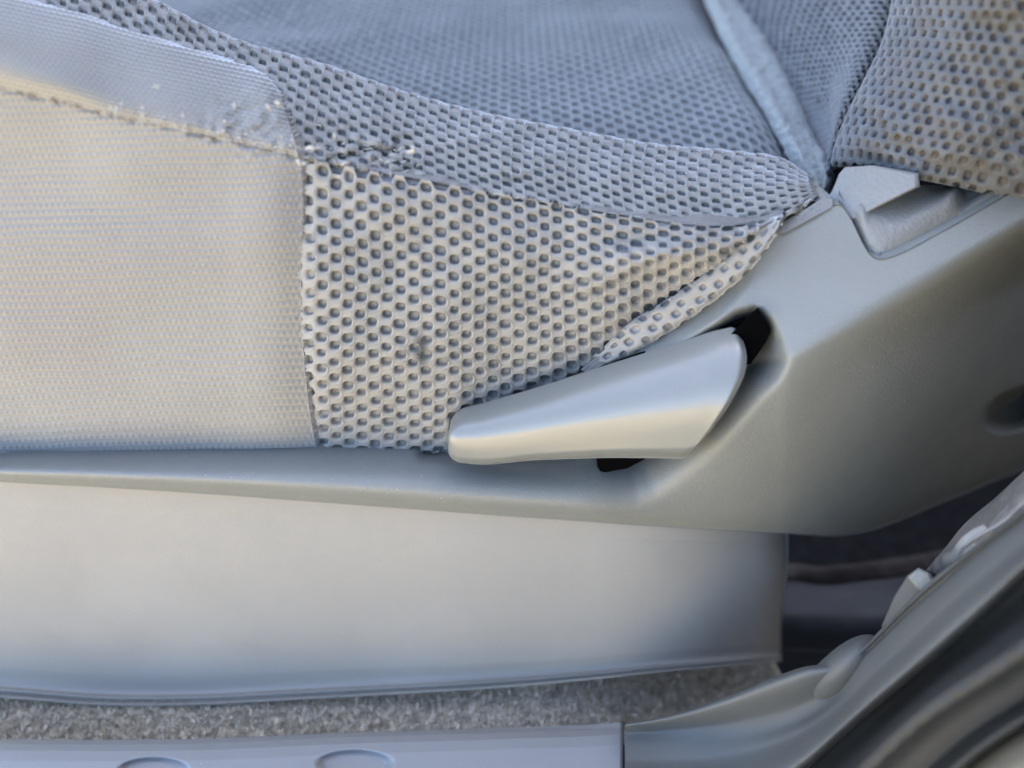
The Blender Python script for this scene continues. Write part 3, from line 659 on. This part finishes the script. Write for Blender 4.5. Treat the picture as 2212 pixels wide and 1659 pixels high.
# ------------------------------------------------------------------ weatherstrip and painted jamb, outside the trim
ws = empty('weatherstrip', tuple(W((2050, 1500, -.12))), 'black rubber weatherstrip with a beaded lip running along the pillar trim', 'weatherstrip')
bead = [(1300, 2080, -.138), (1700, 1830, -.142), (1790, 1735, -.142), (1870, 1659, -.142), (1995, 1545, -.143), (2110, 1468, -.145), (2212, 1400, -.147), (2330, 1310, -.15), (2480, 1150, -.155), (2700, 820, -.158), (2860, 300, -.155), (2910, -500, -.145)]
w0 = curve(p4, 12).copy(); w0[:, 2] += .008; w0[:, 0] -= 4
w1 = curve(bead, 12)
wm = (w0*.5+w1*.5); wm[:, 2] += .006
wS = loft([w0, wm, w1, w1+np.array([14, 10, .004]), w1+np.array([70, 54, .002]), w1+np.array([118, 92, -.004]), w1+np.array([124, 96, .004])], [0, .35, .6, .65, .82, .97, 1], nu=600)
patch('rubber_flange', wS, 200, 70, M_rubber, ws, back=0)
V, F = tube(bead, lambda s: .0022+.0002*math.sin(s*420), 10, 400); mesh('rubber_bead', V, F, M_rubber, ws)
jamb = empty('door_jamb', tuple(W((2180, 1640, -.16))), 'beige painted car body edge in the lower right corner beyond the rubber strip', 'car body')
j0 = w1+np.array([112, 86, .004]); j1 = w1+np.array([135, 104, -.006]); j2 = w1+np.array([190, 140, -.022]); j3 = w1+np.array([260, 190, -.028]); j4 = w1+np.array([420, 330, -.02])
jS = loft([j0, j1, j2, j3, j4], nu=600)
patch('jamb_panel', jS, 160, 60, M_paint, jamb, back=0)

# ------------------------------------------------------------------ crumpled wrapper stuck between shield and pillar
wr = empty('plastic_wrapper', tuple(W((2120, 1160, -.05))), 'crumpled brownish plastic film with a white edge, stuck between seat shield and pillar trim', 'wrapper')
a0 = [(2000, 1232, -.050), (2040, 1185, -.052), (2086, 1129, -.054), (2147, 1078, -.056), (2212, 1018, -.058), (2290, 950, -.06)]
a1 = [(2022, 1240, -.064), (2060, 1196, -.068), (2105, 1146, -.070), (2165, 1098, -.073), (2225, 1048, -.074), (2300, 985, -.076)]
a2 = [(2050, 1246, -.070), (2090, 1218, -.074), (2130, 1178, -.078), (2185, 1130, -.080), (2245, 1080, -.082), (2320, 1010, -.084)]
a3 = [(2070, 1262, -.066), (2110, 1232, -.070), (2150, 1192, -.074), (2205, 1144, -.076), (2265, 1094, -.078), (2340, 1024, -.08)]
aS = loft([a0, a1, a2, a3])
patch('film', aS, 120, 60, M_wrap, wr, back=0, disp=lambda u, v, Q: (.0016*vnoise(u*9, v*4, 81)+.0008*np.abs(vnoise(u*22+v*9, v*9, 82)))*sstep(0, .2, v))
bS = loft([[(2062, 1222, -.078), (2078, 1190, -.080), (2092, 1172, -.081), (2134, 1146, -.083)], [(2072, 1224, -.080), (2094, 1200, -.083), (2116, 1180, -.084), (2140, 1156, -.084)]])
patch('white_patch', bS, 30, 16, M_wrapw, wr, back=.001, disp=lambda u, v, Q: .0006*vnoise(u*6, v*3, 84))
V, F = tube([(2084, 1178, -.081), (2110, 1160, -.083), (2135, 1146, -.084), (2178, 1119, -.086), (2196, 1100, -.087), (2216, 1084, -.088), (2280, 1030, -.09)], .0006, 6, 50)
mesh('white_edge', V, F, M_wrapw, wr)

# ------------------------------------------------------------------ dust flecks lying on the plastic
V, F = [], []
def fleck(S, u, v, size):
    p = W(S(np.array([u]), np.array([v])))[0]; nrm = normals(S, np.array([u]), np.array([v]))[0]
    a = np.cross(nrm, rng.normal(0, 1, 3)); a /= np.linalg.norm(a); b_ = np.cross(nrm, a); k = len(V)
    l, w_ = size*rng.uniform(.6, 1.8), size*rng.uniform(.3, .7); p = p+nrm*.0002
    V.extend([p-a*l, p-b_*w_, p+a*l*.8+b_*w_*.4, p+b_*w_, p+nrm*size*.5]); F.extend([(k, k+1, k+4), (k+1, k+2, k+4), (k+2, k+3, k+4), (k+3, k, k+4)])
for S, n_, ulo, uhi, vlo, vhi in ((val_S, 40, .2, .95, .15, .9), (shield_S, 45, .2, .95, .3, .95), (sill_S, 25, .2, .98, .2, .6), (lever_S, 8, .1, .9, .3, .85)):
    for _ in range(n_): fleck(S, rng.uniform(ulo, uhi), rng.uniform(vlo, vhi), rng.uniform(.00018, .00042))
mesh('dust', V, F, M_lint, seat, kind='stuff', smooth=False)
